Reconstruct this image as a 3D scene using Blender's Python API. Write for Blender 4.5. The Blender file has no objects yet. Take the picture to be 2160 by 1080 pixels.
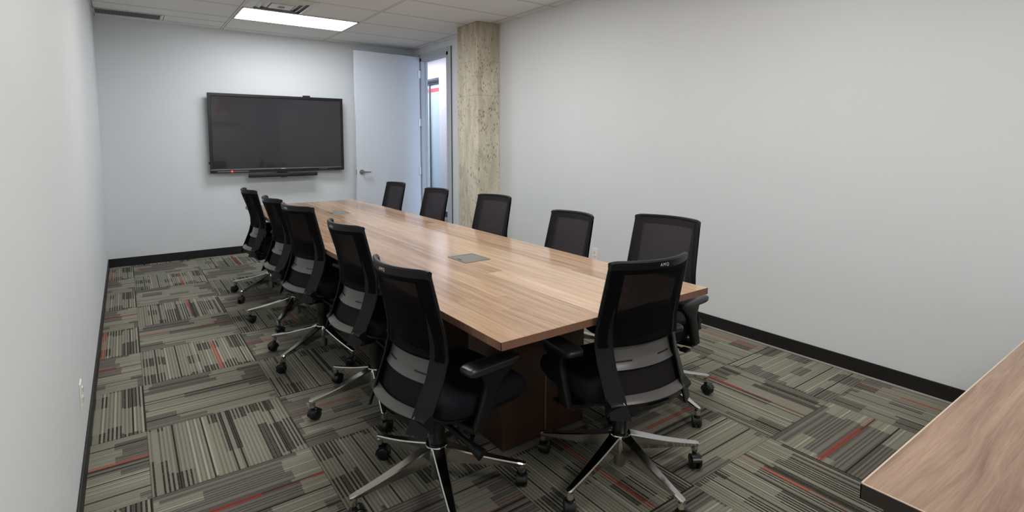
import bpy, bmesh, math, random
from math import sin, cos, pi, radians, atan2, sqrt
from mathutils import Vector, Matrix
C = bpy.context.scene.collection
scene = bpy.context.scene

# ------------------------------------------------------------------ camera, world, exposure
cam_d = bpy.data.cameras.new('camera')
cam = bpy.data.objects.new('camera', cam_d)
C.objects.link(cam)
yaw, pitch, roll = -0.6272, -0.0857, 0.0012
F = Vector((-sin(yaw)*cos(pitch), cos(yaw)*cos(pitch), sin(pitch)))
R0 = Vector((cos(yaw), sin(yaw), 0)); U0 = R0.cross(F)
Rv = R0*cos(roll) + U0*sin(roll); Uv = U0*cos(roll) - R0*sin(roll)
M = Matrix((Rv, Uv, -F)).transposed().to_4x4()
M.translation = Vector((0.2016, -7.4107, 1.4178))
cam.matrix_world = M
cam_d.sensor_width = 36; cam_d.lens = 1127.41/2160*36
cam_d.shift_y = -(540-394.9)/2160
cam_d.clip_start = .02
scene.camera = cam
scene.view_settings.view_transform = 'Standard'
scene.view_settings.look = 'None'
scene.view_settings.gamma = 1
scene.view_settings.use_curve_mapping = False
scene.view_settings.exposure = 0.0

world = bpy.data.worlds.new('world'); scene.world = world; world.use_nodes = True
world.node_tree.nodes['Background'].inputs[0].default_value = (.52, .70, 1, 1)
world.node_tree.nodes['Background'].inputs[1].default_value = 6.0

LAMP = 18.5           # radiance of the ceiling panels
HALL = 15.0

# ------------------------------------------------------------------ helpers
W, H, YB = 3.773, 2.76, -9.3

def link(o, parent=None):
    C.objects.link(o)
    if parent is not None: o.parent = parent
    return o
def obj(name, me, mat=None, parent=None):
    if isinstance(me, bmesh.types.BMesh):
        b = me; me = bpy.data.meshes.new(name); b.to_mesh(me); b.free()
    if mat is not None:
        me.materials.clear()
        for m in (mat if isinstance(mat, (list, tuple)) else [mat]): me.materials.append(m)
    return link(bpy.data.objects.new(name, me), parent)
def tag(o, label, cat, group=None):
    o['label'] = label; o['category'] = cat
    if group: o['group'] = group
    return o
def struct(o): o['kind'] = 'structure'; return o
def empty(name, loc, rz=0):
    o = link(bpy.data.objects.new(name, None)); o.location = loc; o.rotation_euler = (0, 0, rz)
    o.empty_display_size = .1
    return o
def smooth(b, ang=35):
    for f in b.faces: f.smooth = True
    for e in b.edges:
        if len(e.link_faces) == 2 and e.calc_face_angle(0) > radians(ang): e.smooth = False
    return b
def box(b, x0, x1, y0, y1, z0, z1, bev=0, seg=2):
    vs = [b.verts.new((x, y, z)) for x in (x0, x1) for y in (y0, y1) for z in (z0, z1)]
    fs = [b.faces.new([vs[i] for i in q]) for q in ((0,1,3,2),(4,6,7,5),(0,4,5,1),(2,3,7,6),(0,2,6,4),(1,5,7,3))]
    if bev:
        es = list({e for f in fs for e in f.edges})
        bmesh.ops.bevel(b, geom=es, offset=bev, segments=seg, profile=.5, affect='EDGES')
    return b
def nb(*a, **k): return box(bmesh.new(), *a, **k)
def loft(b, rings, close=True, cap=True):
    R = [[b.verts.new(p) for p in r] for r in rings]
    n = len(R[0])
    for i in range(len(R)-1):
        for j in range(n if close else n-1):
            k = (j+1) % n
            b.faces.new((R[i][j], R[i][k], R[i+1][k], R[i+1][j]))
    if cap and close:
        b.faces.new(R[0][::-1]); b.faces.new(R[-1])
    return b
def cyl(b, p0, p1, r0, r1=None, n=24, cap=True):
    r1 = r0 if r1 is None else r1
    p0, p1 = Vector(p0), Vector(p1); d = (p1-p0).normalized()
    a = d.orthogonal().normalized(); c = d.cross(a)
    loft(b, [[p+(a*cos(2*pi*i/n)+c*sin(2*pi*i/n))*r for i in range(n)] for p, r in ((p0, r0), (p1, r1))], cap=cap)
    return b
def lathe(b, prof, n=32, org=(0, 0, 0), ax='z'):
    rings = []
    for r, z in prof:
        ring = []
        for i in range(n):
            a = 2*pi*i/n
            if ax == 'z': p = (org[0]+r*cos(a), org[1]+r*sin(a), org[2]+z)
            elif ax == 'y': p = (org[0]+r*cos(a), org[1]+z, org[2]+r*sin(a))
            else: p = (org[0]+z, org[1]+r*cos(a), org[2]+r*sin(a))
            ring.append(p)
        rings.append(ring)
    return loft(b, rings)
def fix(b):
    bmesh.ops.remove_doubles(b, verts=b.verts, dist=1e-6)
    bmesh.ops.recalc_face_normals(b, faces=b.faces)
    return b

# ------------------------------------------------------------------ material helpers (node maths)
class V:
    def __init__(s, nt, sock): s.nt, s.s = nt, sock
    def _m(s, op, *o):
        n = s.nt.nodes.new('ShaderNodeMath'); n.operation = op
        for i, a in enumerate((s,)+o):
            if isinstance(a, V): s.nt.links.new(a.s, n.inputs[i])
            else: n.inputs[i].default_value = a
        return V(s.nt, n.outputs[0])
    def __add__(s, o): return s._m('ADD', o)
    def __sub__(s, o): return s._m('SUBTRACT', o)
    def __mul__(s, o): return s._m('MULTIPLY', o)
    def __truediv__(s, o): return s._m('DIVIDE', o)
    def floor(s): return s._m('FLOOR')
    def fract(s): return s._m('FRACT')
    def gt(s, o): return s._m('GREATER_THAN', o)
    def lt(s, o): return s._m('LESS_THAN', o)
    def abs(s): return s._m('ABSOLUTE')
    def mod(s, o): return s._m('FLOORED_MODULO', o)
    def mn(s, o): return s._m('MINIMUM', o)
    def mx(s, o): return s._m('MAXIMUM', o)
    def inv(s): return (s*-1.0)+1.0
    def sin(s): return s._m('SINE')
class G:
    def __init__(s, name, rough=.5, metal=0, color=(.8,.8,.8), spec=None):
        s.m = bpy.data.materials.new(name); s.m.use_nodes = True; s.nt = s.m.node_tree
        s.b = s.nt.nodes['Principled BSDF']
        s.b.inputs['Roughness'].default_value = rough; s.b.inputs['Metallic'].default_value = metal
        s.b.inputs['Base Color'].default_value = (*color, 1)
        if spec is not None: s.b.inputs['Specular IOR Level'].default_value = spec
    def coord(s, which='Object'):
        n = s.nt.nodes.new('ShaderNodeTexCoord'); x = s.nt.nodes.new('ShaderNodeSeparateXYZ')
        s.nt.links.new(n.outputs[which], x.inputs[0])
        return [V(s.nt, x.outputs[i]) for i in range(3)]
    def xyz(s, x, y, z=0.0):
        n = s.nt.nodes.new('ShaderNodeCombineXYZ')
        for i, a in enumerate((x, y, z)):
            if isinstance(a, V): s.nt.links.new(a.s, n.inputs[i])
            else: n.inputs[i].default_value = a
        return n.outputs[0]
    def hash(s, x, y=0.0, z=0.0):
        n = s.nt.nodes.new('ShaderNodeTexWhiteNoise'); n.noise_dimensions = '3D'
        s.nt.links.new(s.xyz(x, y, z), n.inputs[0]); return V(s.nt, n.outputs[0])
    def noise(s, vec, scale, detail=3, rough=.5, dist=0):
        n = s.nt.nodes.new('ShaderNodeTexNoise'); n.inputs['Scale'].default_value = scale
        n.inputs['Detail'].default_value = detail; n.inputs['Roughness'].default_value = rough
        n.inputs['Distortion'].default_value = dist
        s.nt.links.new(vec, n.inputs['Vector']); return V(s.nt, n.outputs[0])
    def mix(s, f, a, b):
        n = s.nt.nodes.new('ShaderNodeMix'); n.data_type = 'RGBA'
        for i, v in ((0, f), (6, a), (7, b)):
            if isinstance(v, V): s.nt.links.new(v.s, n.inputs[i])
            elif isinstance(v, tuple): n.inputs[i].default_value = (*v, 1)
            elif isinstance(v, float): n.inputs[i].default_value = v
            else: s.nt.links.new(v, n.inputs[i])
        return n.outputs[2]
    def ramp(s, v, stops):
        n = s.nt.nodes.new('ShaderNodeValToRGB'); s.nt.links.new(v.s, n.inputs[0])
        e = n.color_ramp.elements
        while len(e) < len(stops): e.new(.5)
        for i, (p, c) in enumerate(stops): e[i].position = p; e[i].color = (*c, 1) if isinstance(c, tuple) else (c, c, c, 1)
        return n.outputs[0]
    def out(s, name, v): s.nt.links.new(v.s if isinstance(v, V) else v, s.b.inputs[name]); return s
    def bump(s, v, strength=.2, dist=.001):
        n = s.nt.nodes.new('ShaderNodeBump'); n.inputs['Strength'].default_value = strength; n.inputs['Distance'].default_value = dist
        s.nt.links.new(v.s, n.inputs['Height']); s.nt.links.new(n.outputs[0], s.b.inputs['Normal']); return s
def lin(r, g, b): return tuple(((c/255)/12.92 if c/255 <= .04045 else ((c/255+.055)/1.055)**2.4) for c in (r, g, b))
def plain(name, col, rough=.5, metal=0, spec=None, var=.06):
    g = G(name, rough, metal, col, spec)
    x, y, z = g.coord()
    n = g.noise(g.xyz(x, y, z), 9, 3)
    g.out('Base Color', g.mix(n, tuple(c*(1-var) for c in col), tuple(c*(1+var) for c in col)))
    return g.m

def paint(name, col, bump=.05):
    g = G(name, .62, 0, col, .3); x, y, z = g.coord(); v = g.xyz(x, y, z)
    n = g.noise(v, 3, 2); g.out('Base Color', g.mix(n, tuple(c*.985 for c in col), tuple(min(1, c*1.015) for c in col)))
    g.bump(g.noise(v, 260, 3), bump, .0006)
    return g.m

def carpet():
    g = G('carpet', .95, 0, (.2,.2,.2), .1)
    x, y, z = g.coord()
    T = .6060
    X = (x-.2253)/T + 20.0; Y = (y+.697)/T + 40.0       # tile coordinates
    ix, iy = X.floor(), Y.floor(); fx, fy = X.fract(), Y.fract()
    par = (ix+iy).mod(2.0)                               # quarter turned
    # 0 -> stripes run along x ; 1 -> stripes run along y
    sw = par.gt(.5)
    u0 = fx*sw.inv() + fy*sw
    v0 = fy*sw.inv() + fx*sw
    h = g.hash(ix, iy, 3.0); h2 = g.hash(ix, iy, 7.0)
    u = (u0 + h.gt(.5)*(u0.inv()-u0))
    v = v0
    # the same running pattern printed on every tile, with a shifted start
    st = (h*3.0).floor()*.33
    NL = 74.0
    li = (v*NL).floor(); lf = (v*NL).fract()
    L = g.hash(li, 1.0, st); L2 = g.hash(li, 5.0, st)
    grp = (v*3.2 + st).floor()                            # wide groups of yarns
    gh = g.hash(grp, 2.0, st)
    sub = (v*9.0 + st).floor(); sh = g.hash(sub, 3.0, st)
    blk = (u*4.0 + gh*3.0 + sh*.28).floor()
    B = g.hash(blk, grp, st); B2 = g.hash(blk, sub, 9.0)
    on = (B*.7+B2*.3).gt(.44)
    nz = g.noise(g.xyz(x*1.0, y*1.0, 0.0), 420, 2, .7)
    nzl = g.noise(g.xyz(u*26.0, v*60.0, h*7.0), 3.0, 2, .7)
    khaki = g.mix(nz, lin(106,104,93), lin(156,154,139))
    khaki = g.mix(L2.gt(.84)*.45, khaki, lin(178,175,161))
    purple = g.mix(nz, lin(78,75,72), lin(124,119,114))
    darkc = g.mix(nz, lin(24,23,22), lin(56,53,50))
    col = g.mix(on*(sw.inv()*.45+.32), khaki, purple)  # view-dependent pile shading painted in: grey blocks stronger on x tiles
    odd = li.mod(2.0).gt(.5)*L.gt(.16)
    edge = (lf-.5).abs().lt(.46)
    dk = odd*edge*(on*.62+.38+L2.gt(.6)*.2).mn(1.0)*((nzl*1.9).mn(1.0))
    extra = li.mod(2.0).lt(.5)*L.gt(.74)*on*edge*.7
    col = g.mix(dk.mx(extra)*(sw*.42+.58), col, darkc)  # same painted pile shading: dark yarns stronger on y tiles
    solid = L.lt(.035)*edge                              # unbroken black pin stripes
    col = g.mix(solid*.9, col, lin(18,17,16))
    # the brick red yarns
    rd = (v - (h2*.12+.57)).abs()
    red = rd.lt(.017)*(rd.gt(.0045))
    seg = g.hash((u*3.1+h2*5.0).floor(), ix, iy)
    ron = seg.gt(.33)*.9 + seg.lt(.33)*.25
    has = g.hash(ix, iy, 11.0).gt(.22)
    redc = g.mix(nz, lin(120,40,32), lin(186,82,66))
    col = g.mix(red*ron*has, col, redc)
    # dark seams between tiles
    d = (fx-.5).abs().mx((fy-.5).abs())
    col = g.mix(d.gt(.4965)*.5, col, lin(40,38,35))
    g.out('Base Color', col)
    g.bump(nz*.6+dk*-.5, .5, .003)
    return g.m

def wood(name, along='y', scale=1.0, swirl=0.0, plank=.085, tones=None, rough=.32, seams=True, tw_=.24):
    g = G(name, rough, 0, (.4,.3,.2), .5)
    x, y, z = g.coord()
    a, c = (y, x) if along == 'y' else (x, y)            # a along grain, c across
    if along == 'z': a, c = z, x+y*.37
    pi_ = (c/plank).floor()
    ph = g.hash(pi_, 1.0, 4.0)
    seg = (a/3.1 + ph*4.0).floor()
    t = g.hash(pi_, seg, 2.0)
    n0 = g.noise(g.xyz(a*.8, c*5.0, t*6.0), 1.0, 3, .5, swirl)
    warp = (n0-.5)*(.10+swirl*.22)
    f1 = g.noise(g.xyz(a*1.1, (c+warp)*26.0, t*9.0), 1.4, 5, .62)
    f2 = g.noise(g.xyz(a*5.0, (c+warp*.5)*190.0, t*3.0), 1.6, 2, .6)
    mixv = t*tw_ + f1*.62 + (f2-.5)*.28 + (.42-tw_)*.5
    t = t*.0 + g.hash(pi_, 3.0, 2.0)*.62 + g.noise(g.xyz(a*.45, pi_*7.3, 1.0), 1.0, 2)*.5-.06
    tones = tones or [(.18, lin(112,82,62)), (.42, lin(140,107,84)), (.62, lin(165,132,106)), (.85, lin(189,158,131))]
    col = g.ramp(mixv, tones)
    if seams:
        ed = (c/plank).fract()
        s1 = ed.lt(.03)*g.hash(pi_, seg, 8.0).gt(.5)
        col = g.mix(s1*.5, col, lin(214,186,158))
        s2 = ed.gt(.985)*g.hash(pi_, seg, 18.0).gt(.45)
        col = g.mix(s2*.35, col, lin(92,64,46))
    g.out('Base Color', col)
    g.bump(f2, .08, .0004)
    return g.m

def concrete():
    g = G('concrete', .88, 0, (.4,.37,.3), .25)
    x, y, z = g.coord(); v = g.xyz(x, y, z)
    n1 = g.noise(g.xyz(x*6.0, y*6.0, z*1.2), 1.5, 6, .6, .3)
    n2 = g.noise(v, 34, 5, .7)
    n3 = g.noise(g.xyz(x*22.0, y*22.0, z*2.2), 1.5, 5, .7)
    col = g.ramp(n1*.66+n3*.16+n2*.20, [(.28, lin(168,160,141)), (.45, lin(204,197,178)), (.58, lin(225,218,200)), (.75, lin(238,232,217))])
    stain = (z-2.05).mx(0.0)*1.6*g.noise(g.xyz(x*14.0, y*14.0, z*1.6), 1.3, 4)
    col = g.mix(stain.mn(.75), col, lin(128,112,84))
    blot = g.noise(g.xyz(x*3.0, y*3.0, z*2.0), 2.2, 5, .7).gt(.57)*n2.gt(.46)
    col = g.mix(blot*.35, col, lin(140,127,102))
    # bug holes: small dark pits, drawn out vertically, with a rougher pour band
    vo = g.nt.nodes.new('ShaderNodeTexVoronoi'); vo.inputs['Scale'].default_value = 1.0
    g.nt.links.new(g.xyz(x*46.0+n2*1.6, y*46.0+n2*1.6, z*15.0), vo.inputs['Vector'])
    vd = V(g.nt, vo.outputs['Distance']); vc = V(g.nt, vo.outputs['Color'])
    cl = g.noise(g.xyz(x*5.0, y*5.0, z*3.0), 1.0, 3)
    band = (z-2.13).abs().lt(.19)
    pit = vd.lt(.27)*vc.gt(.52)*(cl+band*.16).gt(.49)
    col = g.mix(pit*.7, col, lin(96,84,64))
    vo2 = g.nt.nodes.new('ShaderNodeTexVoronoi'); vo2.inputs['Scale'].default_value = 1.0
    g.nt.links.new(g.xyz(x*120.0+n2*3.0, y*120.0, z*40.0+n2*4.0), vo2.inputs['Vector'])
    p2 = V(g.nt, vo2.outputs['Distance']).lt(.3)*V(g.nt, vo2.outputs['Color']).gt(.72)*(band*.25+n1).gt(.52)
    col = g.mix(p2*.6, col, lin(92,82,66))
    j = ((z-1.94).abs().lt(.006) + (z-2.33).abs().lt(.005))*n2.gt(.50)
    col = g.mix(j*.4, col, lin(110,98,78))
    lt = n2.gt(.66)*g.noise(v, 9, 3).gt(.55)
    col = g.mix(lt*.45, col, lin(222,214,192))
    g.out('Base Color', col)
    g.bump(n2*.5+n1-pit*.9, .6, .004)
    return g.m

def ceil_tile():
    g = G('ceiling_tile', .9, 0, (.6,.6,.6), .2)
    x, y, z = g.coord()
    X = (x-1.224)/1.2192+10.0; Y = (y+.1686)/.6096+30.0
    dx = ((X-.5).fract()-.5).abs()*1.2192; dy = ((Y-.5).fract()-.5).abs()*.6096
    w0, w1 = .009, .0145
    lx = dx.gt(w0)*dx.lt(w1); ly = dy.gt(w0)*dy.lt(w1)
    bar = dx.lt(w0).mx(dy.lt(w0))
    line = lx.mx(ly)*bar.inv()
    # half row beside the return grille
    e = (y+.4734).abs(); inb = x.lt(1.21)
    line = line.mx(e.gt(w0)*e.lt(w1)*inb); bar = bar.mx(e.lt(w0)*inb)
    e2 = (x-.6146).abs(); in2 = y.gt(-.47)*y.lt(-.17)
    line = line.mx(e2.gt(w0)*e2.lt(w1)*in2)
    n = g.noise(g.xyz(x, y, z), 95, 4, .7)
    spk = g.noise(g.xyz(x, y, z), 330, 2, .6).gt(.66)
    base = g.mix(n, lin(222,221,218), lin(234,233,230))
    base = g.mix(spk*.35*bar.inv(), base, lin(160,158,154))
    base = g.mix(bar*.2, base, lin(232,231,228))
    g.out('Base Color', g.mix(line*.95, base, lin(62,60,58)))
    g.bump(n, .25, .002)
    return g.m

def fabric(name, col, alpha=None, sc=2400.0, rough=.85, hem=False):
    g = G(name, rough, 0, col, .12)
    x, y, z = g.coord()
    w1 = ((z*sc).sin()*.5+.5); w2 = ((x*sc).sin()*.5+.5)
    n = g.noise(g.xyz(x, y, z), 120, 3)
    cc = g.mix(w1*.15+n*.85, tuple(c*.6 for c in col), tuple(c*1.5 for c in col))
    if hem:      # closely woven hem round the open window of the knit; shade painted in below
        hem_shade = x.abs().gt(.152).mx(z.gt(.944)).mx(z.lt(.655))
        cc = g.mix(hem_shade, cc, tuple(c*.42 for c in col))
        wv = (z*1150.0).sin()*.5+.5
        g.out('Base Color', cc); g.out('Alpha', (wv*.10+(alpha-.05)).mx(hem_shade))
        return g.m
    g.out('Base Color', cc)
    if alpha is not None:
        g.b.inputs['Alpha'].default_value = alpha
    return g.m

MAT = dict(
    wall=paint('wall_paint', lin(223,227,230)), ceil=ceil_tile(), carpet=carpet(),
    base=plain('black_vinyl', lin(19,18,19), .55), shoe=plain('grey_strip', lin(165,160,156), .6),
    conc=concrete(), table=wood('walnut_table', 'y', plank=.098, rough=.15, tones=[(.22, lin(124,97,76)), (.42, lin(156,128,104)), (.60, lin(183,154,128)), (.80, lin(206,180,155))]),
    desk=wood('walnut_desk', 'x', swirl=.45, plank=.16, rough=.42, seams=False, tw_=.12,
              tones=[(.28, lin(92,72,60)), (.42, lin(128,104,89)), (.58, lin(155,130,111)), (.78, lin(186,162,141))]),
    edge=wood('walnut_edge', 'x', plank=.05, rough=.4, seams=False, tones=[(.2, lin(104,74,56)), (.5, lin(136,100,78)), (.8, lin(160,124,98))]),
    pale=plain('pale_edge', lin(196,180,162), .35), darkwood=plain('dark_edge', lin(58,48,43), .4),
    ped=wood('walnut_pedestal', 'z', plank=.2, rough=.4, seams=False, tones=[(.2, lin(58,40,31)), (.5, lin(76,54,42)), (.8, lin(92,68,54))]),
    plastic=plain('black_plastic', lin(15,15,17), .42, 0, .32), gloss=plain('grey_plastic', lin(96,94,91), .32),
    black=plain('deep_black', lin(16,16,18), .4), rubber=plain('caster_black', lin(22,22,23), .3),
    alu=plain('polished_aluminium', lin(205,205,202), .13, 1), steel=plain('brushed_steel', lin(170,170,168), .3, 1),
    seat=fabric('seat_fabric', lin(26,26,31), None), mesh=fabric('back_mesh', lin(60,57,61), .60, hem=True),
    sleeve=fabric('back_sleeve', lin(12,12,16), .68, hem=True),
    pad=plain('arm_pad', lin(36,36,38), .32),
    white=plain('white_plastic', lin(242,240,233), .4), whitem=plain('white_enamel', lin(205,205,203), .4),
    door=paint('door_paint', lin(220,226,236), .02), frame=paint('frame_paint', lin(188,193,200), .02),
    screen=G('screen_glass', .045, 0, lin(52,52,55), .5).m, bezel=plain('tv_bezel', lin(22,22,24), .3),
    tvgrey=plain('tv_trim', lin(112,110,110), .35), dark=plain('slot_dark', lin(10,10,10), .6),
    grey=plain('grommet_grey', lin(120,120,116), .45, .2), grille=plain('grille_grey', lin(130,130,127), .5),
    teal=plain('frosted_glass', lin(176,196,200), .25), red=plain('red_band', lin(196,84,92), .5),
    hall=paint('hall_paint', lin(208,206,211)), logo=plain('logo_white', lin(210,210,210), .5),
    duct=plain('duct_metal', lin(170,165,170), .4, .5))
def emit(name, col, st):
    m = bpy.data.materials.new(name); m.use_nodes = True; nt = m.node_tree; nt.nodes.clear()
    e = nt.nodes.new('ShaderNodeEmission'); o = nt.nodes.new('ShaderNodeOutputMaterial')
    e.inputs[0].default_value = (*col, 1); e.inputs[1].default_value = st
    nt.links.new(e.outputs[0], o.inputs[0]); return m
MAT['lamp'] = emit('lamp_diffuser', (1, .965, .92), LAMP*.95)
MAT['lamp_far'] = emit('far_lamp_diffuser', (.95, .975, 1), LAMP*.8)
MAT['lamp_mid'] = emit('middle_lamp_diffuser', (1, .985, .96), LAMP*1.08)
MAT['hallfill'] = emit('hall_fill_glow', (.97, .95, 1), HALL)
MAT['led'] = emit('red_led', (1, .04, .05), 3)

# ------------------------------------------------------------------ room shell
DY0, DY1, DZ = -1.035, -.205, 2.615                       # door opening in the right wall
b = nb(-.12, W+2.9, YB-.1, 5.2, -.08, 0); struct(obj('floor', b, MAT['carpet']))
b = nb(-.12, W+.085, YB-.1, .12, H, H+.06); struct(obj('ceiling', b, MAT['ceil']))
struct(obj('wall_left', nb(-.12, 0, YB-.1, .12, 0, H), MAT['wall']))
struct(obj('wall_back', nb(0, W, 0, .12, 0, H), MAT['wall']))
struct(obj('wall_front', nb(0, W, YB-.1, YB, 0, H), MAT['wall']))
b = bmesh.new()
box(b, W, W+.085, YB-.1, DY0, 0, H); box(b, W, W+.085, DY0, DY1, DZ, H); box(b, W, W+.085, DY1, .12, 0, H)
struct(obj('wall_right', b, MAT['wall']))
hb = .097
struct(obj('baseboard_left', nb(0, .009, YB, 0, 0, hb, .003), MAT['base']))
struct(obj('baseboard_back', nb(.009, W, -.009, 0, 0, hb, .003), MAT['base']))
b = bmesh.new(); box(b, W-.009, W, YB, -2.245, 0, hb, .003)
o = struct(obj('baseboard_right', b, MAT['base']))
obj('base_strip', nb(W-.017, W-.009, YB, -2.245, .0, .013, .003), MAT['shoe'], o)
# concrete column
b = nb(3.468, W-.001, -2.2415, -1.791, .001, H-.001, .006, 2)
tag(obj('concrete_column', b, MAT['conc']), 'bare board-marked concrete column standing against the right wall beside the doorway', 'column')

# door: frame and leaf
b = bmesh.new()
fx0, fx1 = W-.012, W+.090
box(b, fx0, fx1, DY1-.045, DY1, 0, DZ); box(b, fx0, fx1, DY0, DY0+.045, 0, DZ); box(b, fx0, fx1, DY0, DY1, DZ-.045, DZ)
box(b, fx0, W, DY0-.085, DY0, 0, DZ+.06, .003); box(b, fx0, W, DY1, DY1+.06, 0, DZ+.06, .003); box(b, fx0, W, DY0, DY1, DZ, DZ+.06, .003)
box(b, W+.05, W+.07, DY1-.062, DY1-.045, 0, DZ-.045); box(b, W+.05, W+.07, DY0+.045, DY0+.062, 0, DZ-.045)
dfr = struct(obj('door_frame', b, MAT['frame'])); dfr.name = 'trim_1'
obj('frame_edge_strip', nb(fx0-.002, fx0+.004, DY0-.092, DY0-.085, 0, DZ+.06), MAT['base'], dfr)  # thin dark strip along the near edge of the frame
leaf = struct(empty('door_1', (W-.02, -.195, 0), 0))
lw = .985
ang = pi - radians(-2.6)
def leaf_tf(bm):
    bmesh.ops.rotate(bm, verts=bm.verts, cent=(0,0,0), matrix=Matrix.Rotation(ang-pi, 3, 'Z')); return bm
obj('door_leaf', leaf_tf(nb(-lw, -.004, -.022, .022, .012, 2.635, .002)), MAT['door'], leaf)
b = bmesh.new()
cyl(b, (-lw+.065, -.022, .995), (-lw+.065, -.034, .995), .034); cyl(b, (-lw+.065, -.034, .995), (-lw+.065, -.07, .995), .013)
loft(b, [[(-lw+.055+dx, -.070+dy*.009, .995+dz*h_) for dy, dz in ((-1,-1),(1,-1),(1,1),(-1,1))] for dx, h_ in ((0, .012), (.06, .010), (.125, .007))])
obj('door_handle', leaf_tf(smooth(fix(b))), MAT['steel'], leaf)
obj('latch_plate', leaf_tf(nb(-lw-.002, -lw+.001, -.012, .012, .96, 1.03)), MAT['steel'], leaf)
for z in (.30, .98, 1.69, 2.385):
    b = nb(-.03, .016, -.032, -.021, z-.055, z+.055); cyl(b, (.004, -.034, z-.055), (.004, -.034, z+.055), .008)
    obj('hinge', fix(b), MAT['steel'], leaf)

# ------------------------------------------------------------------ corridor beyond the door
HX = 5.04
b = bmesh.new()
box(b, HX, HX+.12, -3.2, 1.60, 0, 2.97); box(b, HX, HX+.12, 1.6, 5.0, 2.61, 2.97)
struct(obj('wall_hall', b, MAT['hall']))
struct(obj('wall_hall_end', nb(6.6, 6.7, -.2, 5.1, 0, 2.97), MAT['hall']))
struct(obj('wall_hall_near', nb(W, W+.085, .12, 5.0, 0, 2.97), MAT['hall']))
struct(obj('ceiling_hall', nb(W+.085, 6.7, -3.2, 5.1, 2.97, 3.03), MAT['whitem']))
struct(obj('baseboard_hall', nb(HX-.009, HX, -3.2, 1.60, 0, .105, .003), MAT['base']))
g_ = empty('glass_partition', (HX+.05, 1.60, 0))
tag(g_, 'frosted glass partition with dark top rail across the corridor seen through the doorway', 'partition')
obj('glass_panel', nb(0, .012, .01, 3.2, .01, 2.54), MAT['teal'], g_)
obj('top_rail', nb(-.03, .03, 0, 3.3, 2.54, 2.585, .003), MAT['base'], g_)
obj('top_channel', nb(-.03, .03, 0, 3.3, 2.50, 2.53, .003), MAT['base'], g_)
obj('frame_post', nb(-.03, .03, .43, .46, 0, 2.5, .003), MAT['tvgrey'], g_)
obj('red_band', nb(-.005, 0, .01, 3.2, 2.36, 2.43), MAT['red'], g_)
# service hatch and pipe at the corridor ceiling
hv = empty('ceiling_hatch', (4.79, .93, 2.97)); tag(hv, 'dark open hatch in the corridor ceiling above the doorway', 'hatch')
obj('opening', nb(-.09, .09, -.13, .13, -.004, -.001), MAT['dark'], hv)
b = bmesh.new()
for a in (-1, 1): box(b, a*.10-.01, a*.10+.01, -.15, .15, -.02, 0); box(b, -.11, .11, a*.14-.01, a*.14+.01, -.02, 0)
obj('frame', b, MAT['whitem'], hv)
b = bmesh.new(); cyl(b, (4.78, 1.52, 2.945), (5.02, 2.02, 2.945), .014)
tag(obj('conduit_pipe', smooth(fix(b)), MAT['base']), 'thin dark pipe fixed under the corridor ceiling', 'pipe')
hl = empty('hall_fill_panel', (4.30, 1.9, 2.92)); tag(hl, 'added unseen light panel brightening the corridor outside the door', 'ceiling light')  # out-of-view panel added to brighten the corridor
obj('diffuser', nb(-.3, .3, -.6, .6, 0, .02), MAT['hallfill'], hl); obj('frame', nb(-.33, .33, -.63, .63, .02, .05), MAT['whitem'], hl)

# ------------------------------------------------------------------ ceiling fixtures
def ceiling_light(y1, label, mat='lamp'):
    t = empty('ceiling_light', (1.833, y1-.3048, H))
    tag(t, label, 'ceiling light', 'ceiling light panels')
    b = bmesh.new(); w, d = .597, .2925
    for a in (-1, 1):
        box(b, a*(w-.006)-.006, a*(w-.006)+.006, -d, d, -.008, 0); box(b, -w, w, a*(d-.006)-.006, a*(d-.006)+.006, -.008, 0)
    obj('frame', b, MAT['whitem'], t)
    obj('diffuser', nb(-w+.012, w-.012, -d+.012, d-.012, -.006, -.001), MAT[mat], t)
ceiling_light(-.778, 'rectangular flat ceiling light panel glowing white next to the square air diffuser', 'lamp_far')
ceiling_light(-3.2166, 'unseen rectangular ceiling light panel over the far half of the conference table', 'lamp_mid')  # this and the next two panels are unseen, added to spread the light
ceiling_light(-5.655, 'unseen rectangular ceiling light panel over the near end of the conference table')
ceiling_light(-8.0934, 'unseen rectangular ceiling light panel over the end of the room by the side counter')

dfz = empty('air_diffuser', (1.5288, -1.388-.3048, H)); tag(dfz, 'square white louvred air diffuser in the ceiling behind the light panel', 'air vent')
b = bmesh.new()
def ring(b, a0, a1, z0, z1):       # square louvre sloping from outer (a0,z0) to inner (a1,z1)
    P = [[(-a, -a, z), (a, -a, z), (a, a, z), (-a, a, z)] for a, z in ((a0, z0), (a1, z1), (a1-.004, z1), (a0-.004, z0+.004))]
    R_ = [[b.verts.new(p) for p in r] for r in P]
    for i in range(4):
        for j in range(4): b.faces.new((R_[i][j], R_[i][(j+1) % 4], R_[(i+1) % 4][(j+1) % 4], R_[(i+1) % 4][j]))
ring(b, .2975, .262, -.004, -.004)
obj('frame', fix(b), MAT['whitem'], dfz)
obj('backing', nb(-.262, .262, -.262, .262, -.002, -.001), MAT['grille'], dfz)
for a in (.258, .205, .152):
    b = bmesh.new(); ring(b, a, a-.034, -.004, -.022); obj('louvre', fix(b), MAT['whitem'], dfz)
obj('centre_plate', nb(-.105, .105, -.105, .105, -.026, -.02, .002), MAT['whitem'], dfz)
b = bmesh.new(); lathe(b, [(.001, -.034), (.022, -.034), (.032, -.03), (.034, -.026)]); obj('damper_knob', smooth(fix(b)), MAT['grille'], dfz)

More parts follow.
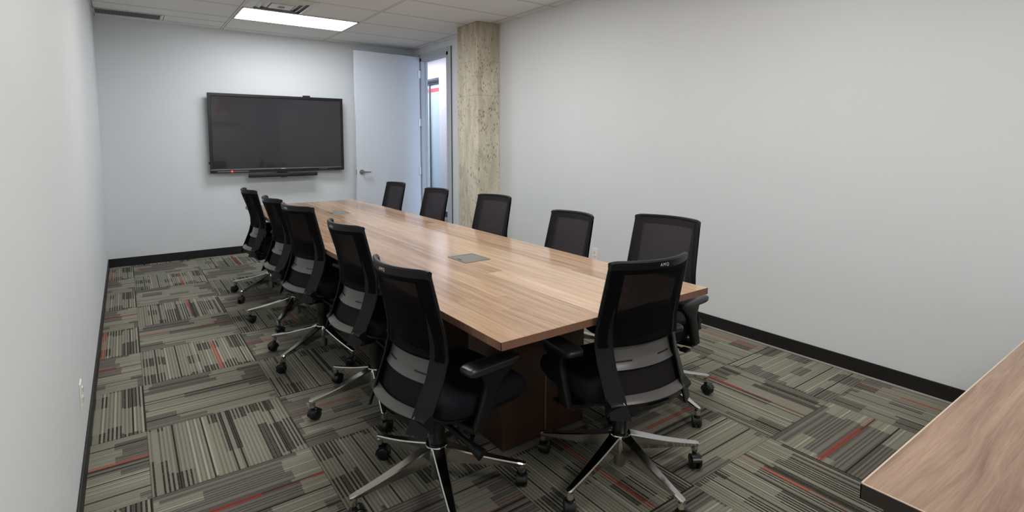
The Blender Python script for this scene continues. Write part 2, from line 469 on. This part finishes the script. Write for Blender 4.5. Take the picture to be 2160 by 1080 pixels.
rg = empty('return_grille', (.31, -.321, H)); tag(rg, 'grey slotted return air grille in the ceiling at the left corner by the screen wall', 'air vent')
b = bmesh.new()
for a in (-1, 1): box(b, a*.289-.006, a*.289+.006, -.137, .137, -.005, 0); box(b, -.295, .295, a*.131-.006, a*.131+.006, -.005, 0)
obj('frame', b, MAT['whitem'], rg); obj('backing', nb(-.283, .283, -.125, .125, -.0015, -.0005), MAT['dark'], rg)
b = bmesh.new()
for i in range(46): box(b, -.28+i*.01235, -.28+i*.01235+.0045, -.125, .125, -.0045, -.0015)
obj('slats', b, MAT['grille'], rg)

# ------------------------------------------------------------------ screen
tv = empty('wall_display', (1.8387, 0, 1.509)); tag(tv, 'large black flat screen display mounted on the far wall', 'television')
hw, hh = .8075, .483
obj('housing', nb(-hw+.01, hw-.01, -.085, -.045, -hh+.01, hh-.01, .008), MAT['black'], tv)
b = bmesh.new()
for a in (-1, 1): box(b, a*(hw-.017)-.017, a*(hw-.017)+.017, -.104, -.07, -hh, hh, .004)
box(b, -hw+.03, hw-.03, -.104, -.07, hh-.036, hh, .004); box(b, -hw+.03, hw-.03, -.100, -.07, -hh, -hh+.055, .004)
obj('bezel', b, MAT['bezel'], tv)
obj('screen', nb(-hw+.033, hw-.033, -.096, -.085, -hh+.054, hh-.034), MAT['screen'], tv)
obj('lower_trim', nb(-hw+.004, hw-.03, -.108, -.098, -hh+.034, -hh+.048, .003), MAT['tvgrey'], tv)
obj('control_strip', nb(-hw+.075, -hw+.42, -.1025, -.1, -hh+.012, -hh+.024, .001), MAT['tvgrey'], tv)
b = bmesh.new(); lathe(b, [(.001, -.106), (.010, -.106), (.012, -.1)], 20, (-.575, 0, -hh+.019), 'y'); obj('power_light', fix(b), MAT['led'], tv)
obj('brand_plate', nb(-.01, .045, -.1095, -.108, -hh+.037, -hh+.044), MAT['logo'], tv)
b = bmesh.new()
for i, w_ in enumerate((.012, .016, .010, .018, .012)): box(b, .47+i*.024, .47+i*.024+w_, -.102, -.1, -hh+.018, -hh+.030)
obj('port_marks', b, MAT['tvgrey'], tv)
obj('wall_bracket', nb(-.35, .35, -.046, -.001, -.22, .22, .004), MAT['black'], tv)
obj('side_latch', nb(-hw-.012, -hw+.002, -.1, -.07, -hh+.11, -hh+.14, .004), MAT['black'], tv)
wc = obj('web_camera', nb(2.13, 2.22, -.11, -.07, 1.993, 2.010, .005), MAT['black']); tag(wc, 'small black webcam perched on the top edge of the wall screen', 'camera')
sb = empty('sound_bar', (1.858, 0, .985)); tag(sb, 'long thin black sound bar hanging under the wall screen', 'speaker')
obj('bar_body', nb(-.418, .418, -.15, -.085, -.022, .022, .010, 3), MAT['black'], sb)
obj('bracket', nb(-.06, .06, -.085, -.001, -.012, .03, .003), MAT['black'], sb)
obj('bottom_tab', nb(-.03, .04, -.11, -.07, -.034, -.0221, .003), MAT['tvgrey'], sb)

# ------------------------------------------------------------------ outlets
def outlet(x, y, z, face, label):
    t = empty('wall_outlet', (x, y, z), 0); tag(t, label, 'outlet', 'wall outlets')
    s = face
    def bx(x0, x1, *a, **k): return nb(min(s*x0, s*x1), max(s*x0, s*x1), *a, **k)
    obj('cover_plate', bx(0, .006, -.036, .036, -.058, .058, bev=.002), MAT['white'], t)
    for dz in (-.021, .021):
        so = obj('socket', bx(.006, .010, -.017, .017, dz-.014, dz+.014, bev=.003), MAT['white'], t)
        for y0_, y1_, z0_, z1_ in ((-.007, -.005, -.002, .008), (.006, .008, -.002, .008), (-.003, .003, -.010, -.005)):
            obj('slot', bx(.0101, .0107, y0_, y1_, dz+z0_, dz+z1_), MAT['dark'], so)
outlet(0, -4.56, .340, 1, 'white electrical outlet low on the left wall above the black baseboard')
outlet(W, -3.83, .352, -1, 'white electrical outlet on the right wall seen between the chair backs')

# ------------------------------------------------------------------ conference table
TX0, TX1, TY0, TY1, TZ = 1.2004, 2.3725, -5.9707, -1.2918, .74
tb = empty('conference_table', ((TX0+TX1)/2, (TY0+TY1)/2, 0)); tag(tb, 'long walnut conference table with eleven chairs around it', 'table')
cx, cy = (TX0+TX1)/2, (TY0+TY1)/2
top = obj('tabletop', nb(TX0-cx+.0015, TX1-cx-.0015, TY0-cy+.0015, TY1-cy-.0015, TZ-.030, TZ, .001, 1), MAT['table'], tb)
b = bmesh.new(); ex, ey = (TX1-TX0)/2, (TY1-TY0)/2
for a in (-1, 1): box(b, min(a*ex, a*(ex-.002)), max(a*ex, a*(ex-.002)), -ey, ey, TZ-.030, TZ-.0008); box(b, -ex, ex, min(a*ey, a*(ey-.002)), max(a*ey, a*(ey-.002)), TZ-.030, TZ-.0008)
obj('edge_band', b, MAT['edge'], tb)
for y0 in (-5.5, -4.42, -2.72):
    p = obj('pedestal', nb(-.25, .25, y0-cy, y0+.30-cy, .002, TZ-.031, .002), MAT['ped'], tb)
    obj('centre_joint', nb(-.003, .003, y0-cy-.002, y0-cy, .01, TZ-.04), MAT['edge'], p)
for a in (-1, 1): obj('support_rail', nb(a*.19-.012, a*.19+.012, -2.0, 2.0, TZ-.11, TZ-.0305), MAT['black'], tb)
def grommet(x, y, label):
    t = empty('cable_hatch', (x, y, TZ)); tag(t, label, 'cable hatch', 'cable hatches in the tabletop')
    b = bmesh.new(); hx, hy = .085, .1
    for a in (-1, 1): box(b, a*(hx-.006)-.006, a*(hx-.006)+.006, -hy, hy, .0002, .003, .0008, 1); box(b, -hx+.012, hx-.012, a*(hy-.006)-.006, a*(hy-.006)+.006, .0002, .003, .0008, 1)
    obj('frame', b, MAT['steel'], t)
    obj('lid', nb(-hx+.014, hx-.014, -hy+.014, hy-.014, .0004, .0022), MAT['grey'], t)
    # half-moon finger opening on the left side
    b = bmesh.new(); n = 14
    vs = [b.verts.new((-hx+.014+.016*sin(pi*i/n), -.034+.068*i/n, .0025)) for i in range(n+1)]
    b.faces.new(vs[::-1]); bmesh.ops.solidify(b, geom=b.faces[:], thickness=-.0004)
    obj('finger_slot', fix(b), MAT['dark'], t)
grommet(1.795, -4.787, 'square grey cable hatch set in the near half of the tabletop')
grommet(1.822, -2.378, 'square grey cable hatch set in the far half of the tabletop')

# ------------------------------------------------------------------ side counter (bottom right corner)
ct = empty('side_counter', (2.5, -7.0, 0)); tag(ct, 'walnut topped side counter with dark edge in the bottom right corner', 'counter')
obj('countertop', nb(1.3612-2.5, 3.4-2.5, -.66, -.002, .708, .7402, .001, 1), MAT['desk'], ct)
b = bmesh.new(); box(b, 1.359-2.5, 1.3612-2.5, -.662, 0, .708, .7385); box(b, 1.359-2.5, 3.4-2.5, -.002, 0, .708, .7385); obj('edge_band', b, MAT['darkwood'], ct)
b = bmesh.new(); box(b, 1.3588-2.5, 1.3618-2.5, -.662, 0, .7386, .7404); box(b, 1.359-2.5, 3.4-2.5, -.003, .0003, .7386, .7404); obj('edge_strip', b, MAT['pale'], ct)
obj('cabinet_body', nb(1.392-2.5, 3.37-2.5, -.63, -.03, .03, .707, .002), MAT['darkwood'], ct)
obj('plinth', nb(1.42-2.5, 3.34-2.5, -.60, -.06, .0, .03), MAT['base'], ct)
for i in range(4):
    d0 = 1.396-2.5+i*.493
    dd = obj('cabinet_door', nb(d0, d0+.489, -.648, -.631, .05, .70, .002), MAT['desk'], ct)
    obj('door_pull', nb(d0+(.43 if i % 2 == 0 else .045), d0+(.442 if i % 2 == 0 else .057), -.675, -.6485, .52, .64, .003), MAT['steel'], dd)

# ------------------------------------------------------------------ task chairs
ZT, ZE, ZB = .995, .655, .440
def rail_y(z):
    # smooth forward bend at the lumbar elbow
    if z < ZE: y = -.163 + (z-ZB)/(ZE-ZB)*(.163-.070)
    else: y = -.070 - (z-ZE)/(ZT-ZE)*(.150-.070)
    d = (z-ZE)/.045
    return y - .012*math.exp(-d*d)
def half_w(z):
    return .209 + (z-ZB)/(ZE-ZB)*.003 if z < ZE else .212-(z-ZE)/(ZT-ZE)*.015
def bulge(z):
    t = min(1, max(0, (z-.78)/.21)); return .050 + .018*t*t*(3-2*t)
def S(s, z, off=0.0, wi=1.0):
    w = half_w(z)*wi
    return (s*w, rail_y(z) - bulge(z)*(1-s*s) + off, z)
def sheet(z0, z1, s0, s1, off, thick, ns=18, nz=16, offf=None):
    b = bmesh.new()
    def grid(o):
        return [[b.verts.new(S(s0+(s1-s0)*i/ns, z0+(z1-z0)*j/nz, o + (offf(s0+(s1-s0)*i/ns, z0+(z1-z0)*j/nz) if offf else 0))) for i in range(ns+1)] for j in range(nz+1)]
    A, Bq = grid(off), grid(off-thick)
    for j in range(nz):
        for i in range(ns):
            b.faces.new((A[j][i], A[j][i+1], A[j+1][i+1], A[j+1][i])); b.faces.new((Bq[j][i], Bq[j+1][i], Bq[j+1][i+1], Bq[j][i+1]))
    for j in range(nz):
        b.faces.new((A[j][0], A[j+1][0], Bq[j+1][0], Bq[j][0])); b.faces.new((A[j][ns], Bq[j][ns], Bq[j+1][ns], A[j+1][ns]))
    for i in range(ns):
        b.faces.new((A[0][i], Bq[0][i], Bq[0][i+1], A[0][i+1])); b.faces.new((A[nz][i], A[nz][i+1], Bq[nz][i+1], Bq[nz][i]))
    return smooth(fix(b), 50)
def rrect(cx_, cy_, hx, hy, r, n=4):
    pts = []
    for k, (sx, sy) in enumerate(((1,1),(-1,1),(-1,-1),(1,-1))):
        for i in range(n+1):
            a = k*pi/2 + i*pi/2/n
            pts.append((cx_+sx*(hx-r)+r*cos(a), cy_+sy*(hy-r)+r*sin(a)))
    return pts

PARTS = []     # (name, mesh, material, children) in chair space, moved with the seat height
def part(name, bm, mat, subs=()):
    me = bpy.data.meshes.new(name); bm.to_mesh(me); bm.free(); me.materials.append(MAT[mat])
    sm = []
    for n2, b2, m2 in subs:
        q = bpy.data.meshes.new(n2); b2.to_mesh(q); b2.free(); q.materials.append(MAT[m2]); sm.append((n2, q))
    PARTS.append((name, me, sm))
# back frame: two side rails, top bar, lower U bar and yoke
b = bmesh.new()
for sd in (-1, 1):
    rings = []
    for k in range(33):
        z = .400 + (ZT-.012-.400)*k/32
        w = half_w(z); y = rail_y(z)
        f = max(0, (z-.66)/.33)
        wid = .058 - .022*f; bk = .046 - .020*f
        if z < .56: wid += (.56-z)*.07
        tiny = [(w-.008, y+.006), (w-.002, y+.004), (w, y-.002), (w-.003, y-.006), (w-wid+.004, y-bk), (w-wid, y-bk+.003), (w-wid+.002, y-bk+.014), (w-.022, y-.001)]
        rings.append([(sd*px_, py_, z) for px_, py_ in tiny])
    loft(b, rings)
def bar(b, z0, z1, d0, d1, n=28, s0=-1.0, s1=1.0, lip=0):
    rings = []
    for i in range(n+1):
        s = s0+(s1-s0)*i/n; zc = (z0+z1)/2
        x, y, _ = S(s, zc)
        zt = z1 - .006*max(0, (abs(s)-.84)/.16)**2
        rings.append([(x, y+d1, z0+.004), (x, y+d1+.002, zt-.006), (x, y+d1-.006, zt), (x, y-d0+.006, zt-lip), (x, y-d0, zt-.006-lip), (x, y-d0+.004, z0+.003), (x, y-d0+.008, z0), (x, y+d1-.004, z0)])
    loft(b, rings)
bar(b, .957, ZT, .016, .004)
rings = []
for i in range(29):
    s_ = -1+2*i/28; x, y, _ = S(s_, .44)
    y += .014*(1-s_**8)
    rings.append([(x, y+.012, .402), (x, y+.016, .466), (x, y+.008, .471), (x, y-.020, .459), (x, y-.026, .451), (x, y-.024, .446), (x, y-.006, .418), (x, y+.002, .402)])
loft(b, rings)
# yoke under the U bar running in to the tilt mechanism
rings = []
for k in range(9):
    t = k/8; z = .436-(.436-.335)*t; w = .05*(1-t)+.045; y = -.168-.03*(1-t)+.075*t
    rings.append([(w, y-.018+.03*(1-t), z), (w*.5, y-.024, z), (0, y-.026, z), (-w*.5, y-.024, z), (-w, y-.018+.03*(1-t), z), (-w, y+.012+.03*(1-t), z), (0, y+.016, z), (w, y+.012+.03*(1-t), z)])
loft(b, rings)
part('back_frame', smooth(fix(b), 40), 'plastic')
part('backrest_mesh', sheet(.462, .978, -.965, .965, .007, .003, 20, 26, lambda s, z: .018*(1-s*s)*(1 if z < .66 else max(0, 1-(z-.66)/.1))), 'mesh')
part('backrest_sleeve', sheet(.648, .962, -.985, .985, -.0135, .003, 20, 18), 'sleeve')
b = sheet(.560, .662, -.755, .755, .014, .006, 18, 10, lambda s, z: -.010*max(0, (.590-z)/.030)**2)
sl = [('slot', sheet(.585, .5895, s0, s1, -.0140, .0025, 8, 1, lambda s, z: .0215), 'dark') for s0, s1 in ((-.66, -.32), (.32, .66))]
part('lumbar_support', b, 'gloss', sl)
b = bmesh.new(); rings = []
for i in range(29):
    s_ = -.76+1.52*i/28; x, y, _ = S(s_, .44); y += .014*(1-s_**8)
    rings.append([(x, y+.004, .4745), (x, y-.022, .4610), (x, y-.0275, .4520), (x, y-.0262, .4520), (x, y-.0205, .4596), (x, y+.004, .4725)])
loft(b, rings)
part('lower_lip', smooth(fix(b), 50), 'gloss')
# seat cushion
def seat_ring(z, k, dy0=0, dy1=0):
    pts = []
    n = 44
    for i in range(n):
        a = 2*pi*i/n; ca, sa = cos(a), sin(a)
        e = .42
        x = (abs(ca)**e)*(1 if ca > 0 else -1); y = (abs(sa)**e)*(1 if sa > 0 else -1)
        hw_ = .247*k*(1-.06*max(0, y)**2); y = .105+y*.235*k + (dy1 if y > 0 else dy0)
        pts.append((x*hw_, y, z))
    return pts
def cushion():
    b = bmesh.new()
    R_ = [seat_ring(.425, .93), seat_ring(.432, .985), seat_ring(.450, 1.0), seat_ring(.472, .99), seat_ring(.486, .955), seat_ring(.493, .88), seat_ring(.496, .7), seat_ring(.495, .45), seat_ring(.493, .15)]
    loft(b, R_)
    for v in b.verts:
        yy = v.co.y
        if yy > .20 and v.co.z > .44: v.co.z -= .030*((yy-.20)/.14)**2
        if v.co.z > .47: v.co.z += .010*(v.co.x/.24)**2
    return smooth(fix(b), 60)
part('seat', cushion(), 'seat')
b = bmesh.new(); loft(b, [seat_ring(.400, .80), seat_ring(.410, .93), seat_ring(.4245, .955)]); part('seat_pan', smooth(fix(b)), 'plastic')
# armrests
def arm(sd):
    X = .272*sd
    b = bmesh.new()
    rings = []
    for t in range(13):
        f = t/12; z = .388+.219*f; yc = .010+.082*f; hy = .030+.010*f+(.045*max(0, f-.72)/.28 if f > .72 else 0)
        xx = X + sd*.004*f; hx = .014+.003*f
        rings.append([(xx+px_, yc+py_, z) for px_, py_ in rrect(0, 0, hx, hy, .010, 3)])
    loft(b, rings)
    # bracket under the seat
    rr = []
    for t in range(7):
        f = t/6; x = sd*(.105+(.272-.105)*f); z = .376+.012*f
        rr.append([(x, .01+py_, z+pz_) for py_, pz_ in rrect(0, 0, .032, .012, .006, 3)])
    loft(b, rr)
    pad = bmesh.new(); prof = []
    for z, k in ((.606, .90), (.611, .98), (.622, 1.0), (.630, .975), (.6345, .91), (.6355, .6)):
        ring = []
        for i in range(48):
            a = 2*pi*i/48; ca, sa = cos(a), sin(a); e = .34
            x = (abs(ca)**e)*(1 if ca > 0 else -1); y = (abs(sa)**e)*(1 if sa > 0 else -1)
            ring.append((X+x*.040*k*(1-.08*y), .068+y*.126*k, z))
        prof.append(ring)
    loft(pad, prof)
    return smooth(fix(b)), smooth(fix(pad), 60)
for sd in (-1, 1):
    a_, p_ = arm(sd); part('armrest', a_, 'plastic', [('arm_pad', p_, 'pad')])
b = bmesh.new(); box(b, -.085, .085, -.11, .14, .345, .3985, .014, 3); box(b, -.11, .11, -.02, .05, .36, .392, .008, 2)
part('tilt_mechanism', smooth(b), 'plastic')
b = bmesh.new(); cyl(b, (.07, -.04, .372), (.235, .01, .30), .011, .011, 16)
kb = bmesh.new(); d_ = Vector((.165, .05, -.072)).normalized(); p0 = Vector((.225, .007, .304)); cyl(kb, p0, p0+d_*.055, .016, .024, 24); cyl(kb, p0+d_*.0551, p0+d_*.0555, .017, .017, 24)
part('tilt_lever', smooth(fix(b)), 'plastic', [('lever_knob', smooth(fix(kb)), 'plastic')])
b = bmesh.new(); cyl(b, (-.06, .06, .375), (-.25, .085, .372), .007, .006, 12); box(b, -.275, -.235, .06, .11, .366, .378, .004)
part('height_lever', smooth(fix(b)), 'plastic')
def text_mesh(txt, size, font_depth=.0004):
    cu = bpy.data.curves.new('txt', 'FONT'); cu.body = txt; cu.size = size; cu.extrude = font_depth; cu.align_x = 'CENTER'; cu.align_y = 'CENTER'; cu.space_character = 1.25
    o = bpy.data.objects.new('txt', cu); C.objects.link(o)
    dg = bpy.context.evaluated_depsgraph_get(); me = bpy.data.meshes.new_from_object(o.evaluated_get(dg))
    bpy.data.objects.remove(o); bpy.data.curves.remove(cu)
    return me
lm = text_mesh('AMQ', .017)
lm.transform(Matrix.Translation((0.0, S(0, .976)[1]-.0155-.001, .976)) @ Matrix.Rotation(pi/2, 4, 'X') )
lm.materials.append(MAT['logo']); lm.name = 'maker_mark'
PARTS.append(('maker_mark', lm, []))

# parts that stay at floor height
FIX = []
def fpart(name, bm, mat):
    me = bpy.data.meshes.new(name); bm.to_mesh(me); bm.free(); me.materials.append(MAT[mat]); return me
b = bmesh.new(); lathe(b, [(.030, .118), (.046, .124), (.050, .15), (.049, .184), (.044, .194), (.030, .197)]); m_hub = fpart('base_hub', smooth(fix(b)), 'alu')
b = bmesh.new(); lathe(b, [(.020, .048), (.023, .052), (.023, .118)], 24); m_low = fpart('lower_cylinder', smooth(fix(b)), 'steel')
b = bmesh.new(); lathe(b, [(.029, .1975), (.033, .205), (.034, .25), (.042, .262), (.045, .30), (.045, .352)], 32); m_cov = fpart('column_cover', smooth(fix(b)), 'black')
b = bmesh.new(); rings = []
for k in range(11):
    f = k/10; r = .038+(.356-.038)*f
    hz1 = .192-.082*f-.012*sin(pi*f)*.5; hz0 = .120-.028*f; wt_ = .026-.0125*f; wb_ = wt_*.80
    rings.append([(r, wt_-.004, hz1), (r, wt_, hz1-.004), (r, wb_, hz0+.003), (r, wb_-.004, hz0), (r, -wb_+.004, hz0), (r, -wb_, hz0+.003), (r, -wt_, hz1-.004), (r, -wt_+.004, hz1)])
rings.append([(.364, y*.55, z-.002 if z > .1 else z+.002) for _, y, z in rings[-1]])
loft(b, rings); m_leg = fpart('base_leg', smooth(fix(b), 30), 'alu')
b = bmesh.new(); lathe(b, [(.013, .070), (.0145, .074), (.0145, .094)], 20); m_soc = smooth(fix(b)); m_soc = fpart('leg_socket', m_soc, 'alu')
def caster_bm():
    b = bmesh.new()
    cyl(b, (0, 0, .050), (0, 0, .074), .010, .010, 16)
    rings = []
    for k in range(13):       # hood arc over the wheels
        a = radians(-10+ k*170/12); r0, r1 = .0285, .0325
        c_, s_ = cos(a), sin(a)
        rings.append([(-.014+r1*c_, .020, .029+r1*s_), (-.014+r1*c_, -.020, .029+r1*s_), (-.014+r0*c_, -.020, .029+r0*s_), (-.014+r0*c_, .020, .029+r0*s_)])
    loft(b, rings)
    box(b, -.030, .008, -.005, .005, .020, .058, .003)
    return smooth(fix(b))
m_cas = fpart('caster', caster_bm(), 'rubber')
m_wh = []
for sd in (-1, 1):
    b = bmesh.new(); lathe(b, [(.006, sd*.0235), (.020, sd*.0235), (.0255, sd*.021), (.0280, sd*.017), (.0280, sd*.0085), (.024, sd*.006), (.006, sd*.006)], 28, (-.014, 0, .0285), 'y')
    m_wh.append(fpart('wheel', smooth(fix(b), 40), 'rubber'))

random.seed(4)
first = [True]
def chair(x, y, deg, h, base, label, group, casters=None):
    t = empty('task_chair', (x, y, 0), radians(deg)); tag(t, label, 'office chair', group)
    for name, me, subs in PARTS:
        o = link(bpy.data.objects.new(name, me), t); o.location.z = h
        for n2, m2 in subs: link(bpy.data.objects.new(n2, m2), o)
    for n, m in (('base_hub', m_hub), ('lower_cylinder', m_low), ('column_cover', m_cov)):
        o = link(bpy.data.objects.new(n, m), t)
    for k in range(5):
        a = radians(base - deg + 72*k)
        lg = link(bpy.data.objects.new('base_leg', m_leg), t); lg.rotation_euler.z = a
        link(bpy.data.objects.new('leg_socket', m_soc), lg).location = (.347, 0, 0)
        cs = link(bpy.data.objects.new('caster', m_cas), t); cs.location = (.347*cos(a), .347*sin(a), 0)
        cs.rotation_euler.z = random.uniform(0, 2*pi) if casters is None or casters[k] is None else radians(casters[k]-deg)
        for m in m_wh: link(bpy.data.objects.new('wheel', m), cs)
GL, GR = 'task chairs along the left side of the table', 'task chairs along the right side of the table'
chair(1.265, -2.106, -87.4, -.007, 70.2, 'black mesh task chair farthest along the left side, beneath the wall screen', GL)
chair(1.264, -3.029, -87.1, -.002, 17.6, 'black mesh task chair second from the screen wall on the left side of the table', GL)
chair(1.229, -3.837, -78.2, .023, 66.9, 'black mesh task chair midway along the left row, turned slightly towards the screen', GL)
chair(1.2605, -4.690, -85.7, .012, 38.0, 'black mesh task chair fourth from the screen wall on the left side of the table', GL)
chair(1.176, -5.545, -84.6, -.026, 36.2, 'black mesh task chair at the near left table corner, its armrest showing', GL)
chair(1.846, -5.924, -6.3, -.017, 46.8, 'black mesh task chair at the near head end of the table, seen fully from behind', 'task chair at the table head')
chair(2.490, -1.850, 95.2, -.035, 20, 'black mesh chair back farthest along the right side, in front of the white door', GR)
chair(2.490, -2.809, 95.1, -.035, 5, 'black mesh chair back in front of the open doorway, second from the far end', GR)
chair(2.517, -3.781, 98.0, -.021, 50, 'black mesh chair back in front of the concrete column, middle of the right row', GR)
chair(2.490, -4.741, 91.6, -.056, 30, 'black mesh chair back left of the right wall outlet, second nearest on the right side', GR)
chair(2.482, -5.547, 98.1, .004, 46.7, 'black mesh task chair nearest on the right side, behind the chair at the table head', GR)

# ------------------------------------------------------------------ sign on the wall behind the camera (seen mirrored in the screen)
sg = empty('wall_sign', (2.45, YB, 2.2)); tag(sg, 'pale sign with a red letter and red bar on the wall facing the screen', 'sign')
obj('sign_board', nb(-.45, .45, .001, .02, -.42, .45, .003), MAT['whitem'], sg)
am = text_mesh('A', .62, .002); am.transform(Matrix.Translation((0, .024, .14)) @ Matrix.Rotation(pi, 4, 'Z') @ Matrix.Rotation(pi/2, 4, 'X'))
obj('red_letter', am, MAT['red'], sg)
obj('red_bar', nb(-.4, .4, .0205, .023, -.33, -.28), MAT['red'], sg)
